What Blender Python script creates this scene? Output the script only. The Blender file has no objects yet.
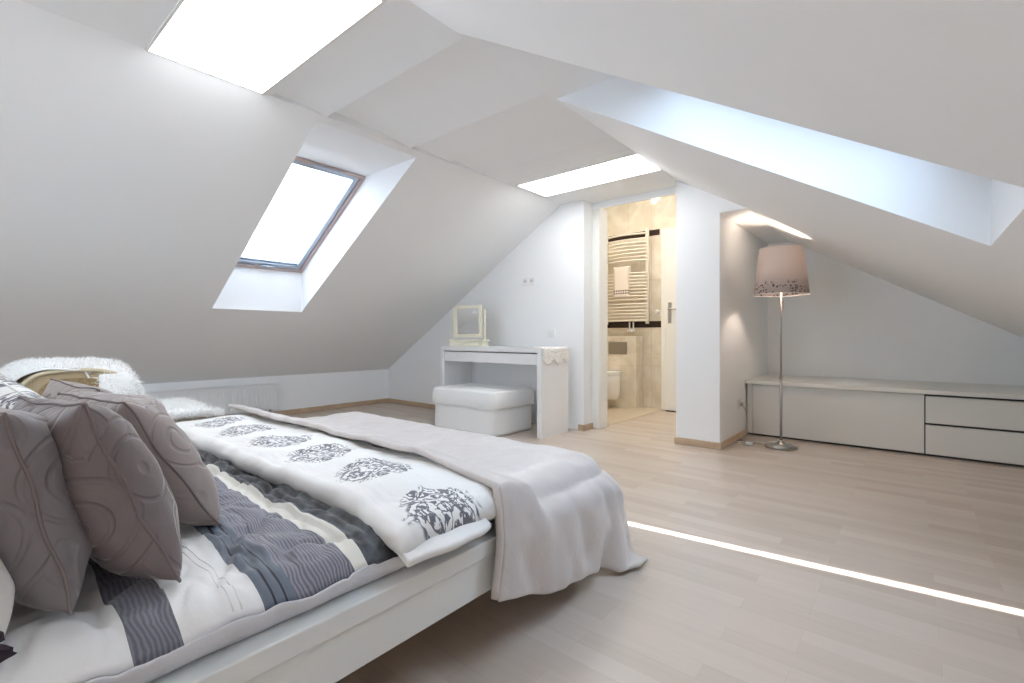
import bpy, bmesh, math, random
import numpy as np
from mathutils import Vector, Matrix, noise
random.seed(7)
rng = np.random.default_rng(7)
COL = bpy.context.scene.collection
PI = math.pi

# ------------------------------------------------------------------ materials
def new_mat(name):
    m = bpy.data.materials.new(name); m.use_nodes = True
    return m, m.node_tree.nodes, m.node_tree.links, m.node_tree.nodes['Principled BSDF']

def mat(name, col, rough=.5, metal=0., spec=.5, bump=0., bscale=40., var=0., vscale=5., sheen=0., trans=0., emit=None, estr=0.):
    m, N, L, P = new_mat(name)
    P.inputs['Base Color'].default_value = (*col, 1)
    P.inputs['Roughness'].default_value = rough
    P.inputs['Metallic'].default_value = metal
    P.inputs['Specular IOR Level'].default_value = spec
    P.inputs['Sheen Weight'].default_value = sheen
    P.inputs['Transmission Weight'].default_value = trans
    if emit:
        P.inputs['Emission Color'].default_value = (*emit, 1); P.inputs['Emission Strength'].default_value = estr
    tc = N.new('ShaderNodeTexCoord')
    if bump:
        n = N.new('ShaderNodeTexNoise'); n.inputs['Scale'].default_value = bscale; n.inputs['Detail'].default_value = 4
        L.new(tc.outputs['Object'], n.inputs['Vector'])
        b = N.new('ShaderNodeBump'); b.inputs['Strength'].default_value = bump; b.inputs['Distance'].default_value = .01
        L.new(n.outputs['Fac'], b.inputs['Height']); L.new(b.outputs['Normal'], P.inputs['Normal'])
    if var:
        n = N.new('ShaderNodeTexNoise'); n.inputs['Scale'].default_value = vscale; n.inputs['Detail'].default_value = 3
        L.new(tc.outputs['Object'], n.inputs['Vector'])
        mx = N.new('ShaderNodeMix'); mx.data_type = 'RGBA'
        mx.inputs['A'].default_value = (*[c*(1-var) for c in col], 1); mx.inputs['B'].default_value = (*[min(1, c*(1+var)) for c in col], 1)
        L.new(n.outputs['Fac'], mx.inputs['Factor']); L.new(mx.outputs['Result'], P.inputs['Base Color'])
    return m

class G:
    """tiny node-graph helper"""
    def __init__(s, m): s.N = m.node_tree.nodes; s.L = m.node_tree.links
    def put(s, sock, v):
        if hasattr(v, 'links') or isinstance(v, bpy.types.NodeSocket): s.L.new(v, sock)
        else: sock.default_value = v
    def math(s, op, a, b=0., c=0.):
        n = s.N.new('ShaderNodeMath'); n.operation = op
        s.put(n.inputs[0], a); s.put(n.inputs[1], b); s.put(n.inputs[2], c); return n.outputs[0]
    def mix(s, f, a, b):
        n = s.N.new('ShaderNodeMix'); n.data_type = 'RGBA'
        s.put(n.inputs['Factor'], f); s.put(n.inputs['A'], a if not isinstance(a, tuple) else (*a, 1)); s.put(n.inputs['B'], b if not isinstance(b, tuple) else (*b, 1))
        return n.outputs['Result']
    def obj(s): return s.N.new('ShaderNodeTexCoord').outputs['Object']
    def sep(s, v):
        n = s.N.new('ShaderNodeSeparateXYZ'); s.L.new(v, n.inputs[0]); return n.outputs
    def comb(s, x, y, z=0.):
        n = s.N.new('ShaderNodeCombineXYZ'); s.put(n.inputs[0], x); s.put(n.inputs[1], y); s.put(n.inputs[2], z); return n.outputs[0]
    def noise(s, v, sc, det=3., dist=0., rough=.5):
        n = s.N.new('ShaderNodeTexNoise'); s.L.new(v, n.inputs['Vector']); n.inputs['Scale'].default_value = sc
        n.inputs['Detail'].default_value = det; n.inputs['Distortion'].default_value = dist; n.inputs['Roughness'].default_value = rough
        return n.outputs['Fac']
    def voro(s, v, sc, feat='F1', out='Distance'):
        n = s.N.new('ShaderNodeTexVoronoi'); s.L.new(v, n.inputs['Vector']); n.inputs['Scale'].default_value = sc; n.feature = feat
        return n.outputs[out]
    def ramp(s, f, lo, hi):   # smooth step
        n = s.N.new('ShaderNodeMapRange'); n.interpolation_type = 'SMOOTHSTEP'
        s.put(n.inputs['Value'], f); n.inputs['From Min'].default_value = lo; n.inputs['From Max'].default_value = hi
        return n.outputs['Result']
    def bump(s, h, strength, dist, P):
        n = s.N.new('ShaderNodeBump'); n.inputs['Strength'].default_value = strength; n.inputs['Distance'].default_value = dist
        s.L.new(h, n.inputs['Height']); s.L.new(n.outputs['Normal'], P.inputs['Normal'])

M = {}
M['wall'] = mat('white plaster', (.87, .885, .895), .75, spec=.25, bump=.04, bscale=90)
M['ceil'] = M['wall']
M['lacquer'] = mat('white lacquer', (.80, .80, .80), .32, spec=.5)
M['bed_white'] = mat('bed lacquer', (.76, .78, .77), .3)
M['bench'] = mat('greige lacquer', (.70, .70, .66), .3)
M['cream'] = mat('cream paint', (.80, .77, .63), .45)
M['jamb'] = mat('ivory frame lacquer', (.80, .80, .76), .35)
M['dark'] = mat('shadow gap', (.05, .05, .05), .7)
M['nickel'] = mat('brushed nickel', (.45, .44, .42), .3, metal=1)
M['steel'] = mat('stainless steel', (.45, .44, .42), .35, metal=1)
M['mirror'] = mat('mirror glass', (.85, .86, .86), .04, metal=1)
M['rad'] = mat('radiator enamel', (.78, .79, .79), .35)
M['ceramic'] = mat('ceramic', (.82, .82, .80), .12)
M['tan'] = mat('tan fabric', (.46, .36, .22), .7, bump=.3, bscale=180, sheen=.4)
M['tan_panel'] = mat('gold brown brocade', (.30, .21, .10), .55, bump=.5, bscale=120, var=.35, vscale=60)
M['plastic'] = mat('white plastic', (.82, .82, .82), .35)
M['blackbit'] = mat('black plastic', (.03, .03, .03), .5)
M['mattress'] = mat('mattress ticking', (.72, .72, .74), .8, bump=.2, bscale=200)
M['cotton'] = mat('white cotton', (.80, .80, .79), .8, bump=.25, bscale=35, sheen=.2)
M['slip'] = mat('white slipcover', (.80, .80, .79), .85, bump=.3, bscale=25)
M['wool'] = mat('sheep wool', (.95, .95, .94), .8, sheen=.5)
M['frame_wood'] = mat('pinkish window wood', (.50, .40, .38), .5)
M['alu'] = mat('grey blue aluminium', (.42, .48, .56), .4, metal=.4)
M['cord'] = mat('grey cord', (.45, .44, .42), .5)
M['piping'] = mat('taupe piping', (.20, .165, .165), .8)
M['ruffle'] = mat('plum ruffle', (.05, .035, .05), .8, bump=.4, bscale=60)
M['towel'] = mat('ivory towel', (.82, .78, .72), .9, bump=.4, bscale=220)
M['warmrad'] = mat('ivory towel rail', (.78, .73, .64), .3)
M['hem'] = mat('grey cotton hem', (.62, .63, .67), .8, bump=.3, bscale=18)

def beech():
    m, N, L, P = new_mat('pale beech strip floor'); g = G(m)
    o = g.sep(g.obj())
    v = g.comb(g.math('ADD', o[0], 30.), g.math('ADD', o[1], 20.), 0.)
    br = N.new('ShaderNodeTexBrick'); L.new(v, br.inputs['Vector'])
    br.inputs['Scale'].default_value = 1; br.inputs['Brick Width'].default_value = .48; br.inputs['Row Height'].default_value = .068
    br.inputs['Mortar Size'].default_value = .0004; br.inputs['Mortar Smooth'].default_value = .3; br.offset = .37; br.offset_frequency = 3
    br.inputs['Color1'].default_value = (.475, .39, .32, 1); br.inputs['Color2'].default_value = (.555, .47, .40, 1); br.inputs['Mortar'].default_value = (.40, .33, .28, 1)
    gr = g.noise(g.comb(g.math('MULTIPLY', o[0], 2.2), g.math('MULTIPLY', o[1], 34.), 0.), 1.6, 5, .6)
    c = g.mix(g.math('MULTIPLY', gr, .45), br.outputs['Color'], (.62, .545, .48))
    L.new(c, P.inputs['Base Color'])
    P.inputs['Roughness'].default_value = .27; P.inputs['Specular IOR Level'].default_value = .5
    g.bump(br.outputs['Fac'], .15, .002, P)
    return m
M['floor'] = beech()

def skirt():
    m, N, L, P = new_mat('beech skirting'); g = G(m)
    n = g.noise(g.obj(), 9., 4, 1.5)
    L.new(g.mix(n, (.44, .31, .20), (.62, .47, .33)), P.inputs['Base Color']); P.inputs['Roughness'].default_value = .4
    return m
M['skirt'] = skirt()

def tile():
    m, N, L, P = new_mat('cream marble tile'); g = G(m)
    ob = g.obj(); o = g.sep(ob)
    n = g.noise(ob, 3.5, 6, 1.2, .6)
    c = g.mix(g.ramp(n, .35, .7), (.70, .64, .53), (.84, .80, .71))
    br = N.new('ShaderNodeTexBrick'); L.new(g.comb(g.math('ADD', g.math('ADD', o[0], o[1]), 20.), g.math('ADD', o[2], .005), 0.), br.inputs['Vector'])
    br.inputs['Scale'].default_value = 1; br.inputs['Brick Width'].default_value = .30; br.inputs['Row Height'].default_value = .52
    br.inputs['Mortar Size'].default_value = .0015; br.offset = 0; br.inputs['Color1'].default_value = (1, 1, 1, 1); br.inputs['Color2'].default_value = (.94, .94, .94, 1); br.inputs['Mortar'].default_value = (.7, .68, .64, 1)
    mx = N.new('ShaderNodeMix'); mx.data_type = 'RGBA'; mx.blend_type = 'MULTIPLY'; mx.inputs['Factor'].default_value = 1
    L.new(c, mx.inputs['A']); L.new(br.outputs['Color'], mx.inputs['B']); L.new(mx.outputs['Result'], P.inputs['Base Color'])
    P.inputs['Roughness'].default_value = .12
    return m
M['tile'] = tile()
M['band'] = mat('dark brown tile band', (.035, .02, .015), .15, var=.3)
M['bathfloor'] = mat('beige floor tile', (.66, .57, .45), .25, var=.06, vscale=4)

def blind_mat():
    m, N, L, P = new_mat('translucent pleated blind'); g = G(m)
    out = N['Material Output']; N.remove(P)
    d = N.new('ShaderNodeBsdfDiffuse'); d.inputs['Color'].default_value = (.7, .73, .78, 1)
    t = N.new('ShaderNodeBsdfTranslucent'); t.inputs['Color'].default_value = (.52, .55, .60, 1)
    mx = N.new('ShaderNodeMixShader'); mx.inputs[0].default_value = .6
    L.new(d.outputs[0], mx.inputs[1]); L.new(t.outputs[0], mx.inputs[2]); L.new(mx.outputs[0], out.inputs['Surface'])
    n = g.noise(g.obj(), 9., 3, 1.); b = N.new('ShaderNodeBump'); b.inputs['Strength'].default_value = .3; b.inputs['Distance'].default_value = .02
    L.new(n, b.inputs['Height']); L.new(b.outputs['Normal'], d.inputs['Normal']); L.new(b.outputs['Normal'], t.inputs['Normal'])
    return m
M['blind'] = blind_mat()

def glass():
    m, N, L, P = new_mat('window glass'); out = N['Material Output']; N.remove(P)
    t = N.new('ShaderNodeBsdfTransparent'); gl = N.new('ShaderNodeBsdfGlossy'); gl.inputs['Roughness'].default_value = .02
    f = N.new('ShaderNodeFresnel'); f.inputs['IOR'].default_value = 1.3
    mx = N.new('ShaderNodeMixShader'); L.new(f.outputs[0], mx.inputs[0]); L.new(t.outputs[0], mx.inputs[1]); L.new(gl.outputs[0], mx.inputs[2]); L.new(mx.outputs[0], out.inputs['Surface'])
    return m
M['glass'] = glass()
def emis(name, col, s):
    m, N, L, P = new_mat(name); out = N['Material Output']; N.remove(P)
    e = N.new('ShaderNodeEmission'); e.inputs['Color'].default_value = (*col, 1); e.inputs['Strength'].default_value = s
    L.new(e.outputs[0], out.inputs['Surface']); return m
PANEL_E = 3.6
M['diffuser'] = emis('lit opal panel', (.97, .985, 1.), PANEL_E)
M['bulb'] = emis('lit bulb', (1, .84, .68), 130.)
M['spot'] = emis('lit bathroom spot', (1, .90, .78), 560.)

def taupe(name, c1, c2):
    m, N, L, P = new_mat(name); g = G(m)
    ob = g.obj()
    v = g.voro(ob, 7.5)
    n = g.noise(ob, 3., 2)
    rings = g.math('SINE', g.math('ADD', g.math('MULTIPLY', v, 24.), g.math('MULTIPLY', n, 14.)))
    groove = g.ramp(rings, .55, 1.)
    w = g.noise(ob, 14., 4, .8)
    h = g.math('SUBTRACT', g.math('MULTIPLY', w, .9), g.math('MULTIPLY', groove, .8))
    g.bump(h, .5, .010, P)
    L.new(g.mix(w, c1, c2), P.inputs['Base Color'])
    P.inputs['Roughness'].default_value = .48; P.inputs['Sheen Weight'].default_value = .5; P.inputs['Sheen Roughness'].default_value = .35
    return m
M['taupe'] = taupe('taupe quilted satin', (.145, .118, .122), (.205, .17, .172))
M['taupe_grey'] = taupe('grey taupe quilted satin', (.175, .155, .165), (.24, .215, .225))
M['taupe_pink'] = taupe('rosy taupe quilted satin', (.235, .19, .18), (.33, .275, .26))

def throw_mat():
    m, N, L, P = new_mat('beige satin duvet'); g = G(m); ob = g.obj()
    w = g.noise(ob, 7., 5, .8); f = g.noise(ob, 60., 2)
    g.bump(g.math('ADD', w, g.math('MULTIPLY', f, .12)), .5, .014, P)
    L.new(g.mix(w, (.52, .475, .455), (.61, .565, .545)), P.inputs['Base Color'])
    P.inputs['Roughness'].default_value = .36; P.inputs['Sheen Weight'].default_value = .4
    return m
M['throw'] = throw_mat()

def stripe_mat():
    """coverlet: cross stripes by position along the bed"""
    m, N, L, P = new_mat('striped coverlet'); g = G(m); ob = g.obj(); o = g.sep(ob)
    wob = g.math('MULTIPLY', g.math('SUBTRACT', g.noise(ob, 2.4, 2), .5), .05)
    y = g.math('ADD', o[1], wob)
    fine = g.math('SINE', g.math('ADD', g.math('MULTIPLY', o[0], 330.), g.math('MULTIPLY', g.noise(ob, 20., 3), 7.)))
    fine2 = g.math('SINE', g.math('ADD', g.math('MULTIPLY', o[1], 850.), g.math('MULTIPLY', g.noise(ob, 11., 4), 26.)))
    tex = g.mix(g.ramp(fine2, -.8, .9), (.12, .12, .15), (.24, .24, .29))
    c = (.80, .80, .80)
    def band(c, lo, hi, cc):
        f = g.math('MULTIPLY', g.math('GREATER_THAN', y, lo), g.math('LESS_THAN', y, hi)); return g.mix(f, c, cc)
    c = band(c, .185, .25, g.mix(g.ramp(fine2, -.8, .9), (.11, .11, .14), (.19, .19, .23)))
    c = band(c, .375, .432, (.12, .145, .19))
    c = band(c, .392, .396, (.01, .01, .02)); c = band(c, .412, .416, (.01, .01, .02))
    c = band(c, .432, .555, tex)
    c = band(c, .555, .585, (.76, .75, .69))
    c = band(c, .585, .68, g.mix(g.ramp(g.noise(ob, 22., 3), .35, .65), (.012, .014, .018), (.075, .085, .10)))
    L.new(c, P.inputs['Base Color'])
    fl = g.math('ADD', g.noise(ob, 11., 4), g.math('MULTIPLY', g.math('MULTIPLY', fine2, .05), g.math('MULTIPLY', g.math('GREATER_THAN', y, .432), g.math('LESS_THAN', y, .555))))
    g.bump(fl, .5, .012, P)
    P.inputs['Roughness'].default_value = .6; P.inputs['Sheen Weight'].default_value = .3
    return m
M['stripe'] = stripe_mat()

def damask_mat(name, period=.30, cx=-.90, cy=.81, rx=.10, ry=.10, bg=(.80, .80, .79), vertical=False):
    m, N, L, P = new_mat(name); g = G(m); ob = g.obj(); o = g.sep(ob)
    ya = o[2] if vertical else o[1]
    # mirrored cell coordinates
    u = g.math('SUBTRACT', o[0], cx)
    cell = g.math('ROUND', g.math('DIVIDE', u, period))
    lu = g.math('SUBTRACT', u, g.math('MULTIPLY', cell, period))
    au = g.math('ABSOLUTE', lu); lv = g.math('SUBTRACT', ya, cy)
    r = g.math('SQRT', g.math('ADD', g.math('POWER', g.math('DIVIDE', au, rx), 2.), g.math('POWER', g.math('DIVIDE', lv, ry), 2.)))
    p = g.comb(au, g.math('ADD', lv, 3.), 0.)
    n1 = g.noise(p, 26., 2, 2.2, .4)
    curls = g.ramp(g.math('ABSOLUTE', g.math('SUBTRACT', n1, .5)), .075, .045)
    v = g.voro(p, 46., 'DISTANCE_TO_EDGE')
    leaf = g.ramp(v, .12, .2)
    ink = g.math('MULTIPLY', g.math('MAXIMUM', curls, g.math('MULTIPLY', leaf, g.ramp(n1, .46, .52))), g.ramp(g.math('ADD', r, g.math('MULTIPLY', g.math('SUBTRACT', g.noise(p, 18., 2), .5), 1.1)), 1.08, .95))
    L.new(g.mix(g.math('MULTIPLY', ink, .93), bg, (.085, .085, .115)), P.inputs['Base Color'])
    st = g.math('SINE', g.math('MULTIPLY', ya, 300.))
    g.bump(g.math('ADD', g.noise(ob, 9., 5, .8), g.math('MULTIPLY', st, .02)), .55, .014, P)
    P.inputs['Roughness'].default_value = .7; P.inputs['Sheen Weight'].default_value = .25
    return m
M['damask'] = damask_mat('white damask duvet')
M['damask_pillow'] = damask_mat('white damask pillow', period=.22, cx=-.03, cy=.10, rx=.10, ry=.12, vertical=False)

def shade_mat():
    m, N, L, P = new_mat('pink linen shade'); g = G(m); ob = g.obj(); o = g.sep(ob)
    ang = g.math('ARCTAN2', o[1], o[0])
    p = g.comb(g.math('MULTIPLY', ang, .19), o[2], 0.)
    dots = g.ramp(g.voro(p, 46.), .38, .30)
    fad = g.ramp(g.math('ADD', o[2], g.math('MULTIPLY', g.noise(p, 30., 2), .05)), .135, .095)
    ink = g.math('MULTIPLY', dots, fad)
    col = g.mix(g.math('MULTIPLY', ink, .9), (.58, .51, .47), (.07, .045, .045))
    weave = g.noise(g.comb(g.math('MULTIPLY', ang, 40.), g.math('MULTIPLY', o[2], 160.), 0.), 1., 2)
    col2 = g.mix(g.math('MULTIPLY', weave, .2), col, (.45, .32, .30))
    out = N['Material Output']; L.new(col2, P.inputs['Base Color']); P.inputs['Roughness'].default_value = .8
    t = N.new('ShaderNodeBsdfTranslucent'); L.new(col2, t.inputs['Color'])
    mx = N.new('ShaderNodeMixShader'); mx.inputs[0].default_value = .16
    L.new(P.outputs[0], mx.inputs[1]); L.new(t.outputs[0], mx.inputs[2]); L.new(mx.outputs[0], out.inputs['Surface'])
    return m
M['shade'] = shade_mat()

def towel_mat():
    m, N, L, P = new_mat('dotted ivory towel'); g = G(m); o = g.sep(g.obj())
    def fr(s, k): return g.math('SUBTRACT', g.math('FRACT', g.math('MULTIPLY', s, k)), .5)
    a = fr(o[0], 32.); b = fr(o[2], 32.)
    d = g.math('SQRT', g.math('ADD', g.math('MULTIPLY', a, a), g.math('MULTIPLY', b, b)))
    ink = g.math('MULTIPLY', g.math('LESS_THAN', d, .34), g.math('MULTIPLY', g.math('GREATER_THAN', o[2], .03125), g.math('LESS_THAN', o[2], .09375)))
    L.new(g.mix(ink, (.80, .74, .68), (.07, .05, .05)), P.inputs['Base Color']); P.inputs['Roughness'].default_value = .9
    return m
M['towel'] = towel_mat()

# ------------------------------------------------------------------ object helpers
def link(name, me, m=None, parent=None, smooth=False, loc=(0, 0, 0), rot=(0, 0, 0)):
    o = bpy.data.objects.new(name, me); COL.objects.link(o)
    if m is not None: me.materials.append(m)
    if parent is not None: o.parent = parent
    o.location = loc; o.rotation_euler = rot
    if smooth: me.polygons.foreach_set('use_smooth', [True]*len(me.polygons))
    return o
def obj(name, bm, m, parent=None, smooth=False, loc=(0, 0, 0), rot=(0, 0, 0)):
    me = bpy.data.meshes.new(name)
    bmesh.ops.recalc_face_normals(bm, faces=bm.faces)
    bm.to_mesh(me); bm.free()
    return link(name, me, m, parent, smooth, loc, rot)
def pyd(name, V, F, m, parent=None, smooth=False, loc=(0, 0, 0), rot=(0, 0, 0)):
    me = bpy.data.meshes.new(name); me.from_pydata([tuple(v) for v in V], [], F); me.update()
    return link(name, me, m, parent, smooth, loc, rot)
def tag(o, label, cat, group=None):
    o['label'] = label; o['category'] = cat
    if group: o['group'] = group
    return o
def empty(name, loc, label, cat, group=None, rz=0):
    o = bpy.data.objects.new(name, None); COL.objects.link(o); o.location = loc; o.rotation_euler.z = rz; o.empty_display_size = .1
    return tag(o, label, cat, group)
def struct(o): o['kind'] = 'structure'; return o
def box(bm, x0, x1, y0, y1, z0, z1, bev=0., seg=2):
    r = bmesh.ops.create_cube(bm, size=1)
    bmesh.ops.scale(bm, vec=(x1-x0, y1-y0, z1-z0), verts=r['verts'])
    bmesh.ops.translate(bm, vec=((x0+x1)/2, (y0+y1)/2, (z0+z1)/2), verts=r['verts'])
    if bev:
        es = list({e for v in r['verts'] for e in v.link_edges})
        bmesh.ops.bevel(bm, geom=es, offset=bev, segments=seg, affect='EDGES', profile=.5)
    return bm
def bx(name, d, m, parent=None, bev=.002, **k):
    bm = bmesh.new(); box(bm, *d, bev); return obj(name, bm, m, parent, **k)
def lathe(bm, prof, n=48, cx=0, cy=0, closed=False):
    rings = [[bm.verts.new((cx+r*math.cos(2*PI*i/n), cy+r*math.sin(2*PI*i/n), z)) for i in range(n)] for r, z in prof]
    for a, b in zip(rings, rings[1:]):
        for i in range(n): bm.faces.new((a[i], a[(i+1) % n], b[(i+1) % n], b[i]))
    if closed:
        bm.faces.new(rings[0][::-1]); bm.faces.new(rings[-1])
    return bm
def tube(bm, pts, r, n=8, cap=True):
    pts = [Vector(p) for p in pts]; rs = r if isinstance(r, (list, tuple)) else [r]*len(pts)
    up = None; rings = []
    for i, p in enumerate(pts):
        t = (pts[min(i+1, len(pts)-1)]-pts[max(i-1, 0)]).normalized()
        if up is None: up = t.orthogonal().normalized()
        up = (up-t*up.dot(t)); up = up.normalized() if up.length > 1e-6 else t.orthogonal().normalized()
        b = t.cross(up)
        rings.append([bm.verts.new(p+(up*math.cos(2*PI*k/n)+b*math.sin(2*PI*k/n))*rs[i]) for k in range(n)])
    for a, b in zip(rings, rings[1:]):
        for k in range(n): bm.faces.new((a[k], a[(k+1) % n], b[(k+1) % n], b[k]))
    if cap: bm.faces.new(rings[0][::-1]); bm.faces.new(rings[-1])
    return bm
def spline(pts, n=10):
    out = []; P = [pts[0]]+list(pts)+[pts[-1]]
    for i in range(1, len(P)-2):
        p0, p1, p2, p3 = (np.array(q, float) for q in P[i-1:i+3])
        for k in range(n):
            t = k/n
            out.append(tuple(.5*((2*p1)+(-p0+p2)*t+(2*p0-5*p1+4*p2-p3)*t*t+(-p0+3*p1-3*p2+p3)*t**3)))
    out.append(tuple(pts[-1])); return out
def grid_mesh(name, P, m, parent=None, **k):
    """P: array (nu, nv, 3)"""
    nu, nv = P.shape[:2]
    F = [(i*nv+j, (i+1)*nv+j, (i+1)*nv+j+1, i*nv+j+1) for i in range(nu-1) for j in range(nv-1)]
    return pyd(name, P.reshape(-1, 3), F, m, parent, **k)
def poly_slab(name, pts2, axis, a, b, m, parent=None):
    """extruded polygon: axis 'y' -> pts are (x,z), extruded from y=a to y=b; 'x' -> (y,z)"""
    f = (lambda p, t: (p[0], t, p[1])) if axis == 'y' else (lambda p, t: (t, p[0], p[1])) if axis == 'x' else (lambda p, t: (p[0], p[1], t))
    bm = bmesh.new(); A = [bm.verts.new(f(p, a)) for p in pts2]; B = [bm.verts.new(f(p, b)) for p in pts2]
    bm.faces.new(A); bm.faces.new(B[::-1]); n = len(pts2)
    for i in range(n): bm.faces.new((A[i], A[(i+1) % n], B[(i+1) % n], B[i]))
    return obj(name, bm, m, parent)

# ------------------------------------------------------------------ room dimensions
H = 2.12; XL, XR = -2.56, -1.44; TL, TR = .615, .60
KX, KR = -5.3, 1.45                      # knee walls
KZ = H-TL*(XL-KX); KRZ = H-TR*(KR-XR)
Y0, YB, YP, YA = -2.9, 3.78, 3.81, 5.40   # rear wall, desk wall, pier front, alcove back
WY0, WY1 = 1.365, 2.085                  # roof window wells
zl = lambda x: H-TL*(XL-x)
zr = lambda x: H-TR*(x-XR)

# floor
bm = bmesh.new(); box(bm, -5.6, 1.8, -3.2, 5.6, -.12, 0)
struct(obj('floor', bm, M['floor']))
# bathroom floor, flush tile laid on the slab
o = struct(bx('floor_bathroom', (-4.2, -2.245, 4.06, 5.51, 0.0, .004), M['bathfloor'], bev=0))
# --- sloped ceilings with well openings (slab with thickness .36 vertical)
def slope(name, xa, za, xb, zb, ya, yb, wells):
    """wells: list of (y0,y1,x0,x1) holes; surface between (xa,za) and (xb,zb); built as thick slab"""
    zf = lambda x: za+(zb-za)*(x-xa)/(xb-xa); T = .36
    xs = sorted({xa, xb, *[w[2] for w in wells], *[w[3] for w in wells]}); ys = sorted({ya, yb, *[w[0] for w in wells], *[w[1] for w in wells]})
    bm = bmesh.new()
    for i in range(len(xs)-1):
        for j in range(len(ys)-1):
            cx, cy = (xs[i]+xs[i+1])/2, (ys[j]+ys[j+1])/2
            if any(w[0] < cy < w[1] and w[2] < cx < w[3] for w in wells): continue
            q = [(xs[i], ys[j]), (xs[i+1], ys[j]), (xs[i+1], ys[j+1]), (xs[i], ys[j+1])]
            bm.faces.new([bm.verts.new((x, y, zf(x))) for x, y in q])
    bmesh.ops.remove_doubles(bm, verts=bm.verts, dist=1e-5)
    me = bpy.data.meshes.new(name); bm.to_mesh(me); bm.free()
    return struct(link(name, me, M['ceil']))
WLx0, WLx1 = -4.24, -2.60
WRx0, WRx1 = XR, .19
RW = (-1.9, -1.18)                       # unseen pair of wells added behind the camera to let light in
slope('ceiling_left', KX, KZ, XL, H, Y0, YB, [(WY0, WY1, WLx0, WLx1), (RW[0], RW[1], WLx0, WLx1)])
slope('ceiling_right', XR, H, -.92, zr(-.92), Y0, YP, [(WY0, WY1, WRx0, -.92), (RW[0], RW[1], WRx0, -.92)])
slope('ceiling_right_low', -.92, zr(-.92), KR, KRZ, Y0, YA, [(WY0, WY1, -.92, WRx1), (RW[0], RW[1], -.92, WRx1)])
# well linings: top horizontal, bottom vertical, two cheeks
def well(name, xo_top, z_top, xo_bot, z_bot, side, y0, y1):
    """side -1 left / +1 right; returns window plane top and bottom points"""
    xt = xo_top+side*.615; xb = xo_bot; t = TL if side < 0 else TR
    zb2 = z_top-t*abs(xb-xt)*1.03
    V = []; F = []
    prof = [(xo_top, z_top), (xt, z_top), (xb, zb2), (xb, z_bot)]
    for y in (y0, y1):
        for p in prof: V.append((p[0], y, p[1]))
    F = [(0, 1, 5, 4), (2, 3, 7, 6), (0, 1, 2, 3), (4, 5, 6, 7)]
    struct(pyd(name, V, F, M['ceil']))
    return (xt, z_top), (xb, zb2)
wl = well('ceiling_well_left', WLx1, zl(WLx1), WLx0, zl(WLx0), -1, WY0, WY1)
wr = well('ceiling_well_right', XR, H, WRx1, zr(WRx1), 1, WY0, WY1)
wl2 = well('ceiling_well_left', WLx1, zl(WLx1), WLx0, zl(WLx0), -1, *RW)
wr2 = well('ceiling_well_right', XR, H, WRx1, zr(WRx1), 1, *RW)

# --- flat ceiling with saw-tooth steps added to imitate bands of light; the light panels sit in it
A_, B_, C_, D_ = 1.406, 2.0, 2.36, 2.68
def tooth(y0, y1, za, zb, e=2.4, n=10): return [(y0+(y1-y0)*k/n, H+za+(zb-za)*(k/n)**e) for k in range(n+1)]
prof = [(Y0, H), (1.10, H), (1.101, H+.02)]+tooth(1.102, A_, .02, 0, 2.)+tooth(A_+.001, B_, .045, 0, 2.2)+tooth(B_+.001, C_, .022, .010, 1.5)+tooth(C_+.001, D_, .035, 0, 2.)+[(D_+.001, H+.02), (2.95, H+.004), (2.96, H), (3.96, H)]
V = []; 
for y, z in prof: V += [(XL, y, z), (XR+.0, y, z)]
F = [(2*i, 2*i+1, 2*i+3, 2*i+2) for i in range(len(prof)-1)]
V2 = len(V); struct(pyd('ceiling', V, F, M['ceil']))
# side lips closing the shallow steps
for nm, x in (('trim_1', XL), ('trim_2', XR)):
    V = []; P2 = [p for p in prof if 1.09 <= p[0] <= 2.96]
    for y, z in P2: V += [(x, y, H), (x, y, z)]
    struct(pyd(nm, V, [(2*i, 2*i+1, 2*i+3, 2*i+2) for i in range(len(P2)-1)], M['ceil']))

# --- walls
poly_slab('wall_left', [(Y0, 0), (YB, 0), (YB, KZ), (Y0, KZ)], 'x', KX-.15, KX, M['wall'])['kind'] = 'structure'
poly_slab('wall_right', [(Y0, 0), (YA, 0), (YA, KRZ), (Y0, KRZ)], 'x', KR, KR+.15, M['wall'])['kind'] = 'structure'
GX0, GX1, GZ0, GZ1 = -2.75, -1.25, .80, 1.90  # unseen gable window, added to light the room from behind
bm = bmesh.new()
for poly in ([(KX, 0), (GX0, 0), (GX0, zl(GX0)), (KX, KZ)], [(GX0, 0), (GX1, 0), (GX1, GZ0), (GX0, GZ0)], [(GX0, GZ1), (GX1, GZ1), (GX1, zr(GX1)), (XR, H), (XL, H), (GX0, zl(GX0))], [(GX1, 0), (KR, 0), (KR, KRZ), (GX1, zr(GX1))]):
    A = [bm.verts.new((x, Y0-.15, z)) for x, z in poly]; B = [bm.verts.new((x, Y0, z)) for x, z in poly]
    bm.faces.new(A); bm.faces.new(B[::-1])
    for i in range(len(poly)): bm.faces.new((A[i], A[(i+1) % len(poly)], B[(i+1) % len(poly)], B[i]))
struct(obj('wall_front', bm, M['wall']))
bm = bmesh.new(); ft = .06
for q in ((GX0, GX0+ft, GZ0, GZ1), (GX1-ft, GX1, GZ0, GZ1), (GX0+ft, GX1-ft, GZ0, GZ0+ft), (GX0+ft, GX1-ft, GZ1-ft, GZ1), ((GX0+GX1)/2-.04, (GX0+GX1)/2+.04, GZ0+ft, GZ1-ft)): box(bm, q[0], q[1], Y0-.13, Y0-.06, q[2], q[3], .004)
gw = struct(obj('window_added_5', bm, M['lacquer']))
bx('pane', (GX0+ft, GX1-ft, Y0-.10, Y0-.096, GZ0+ft, GZ1-ft), M['glass'], gw, bev=0)
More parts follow.
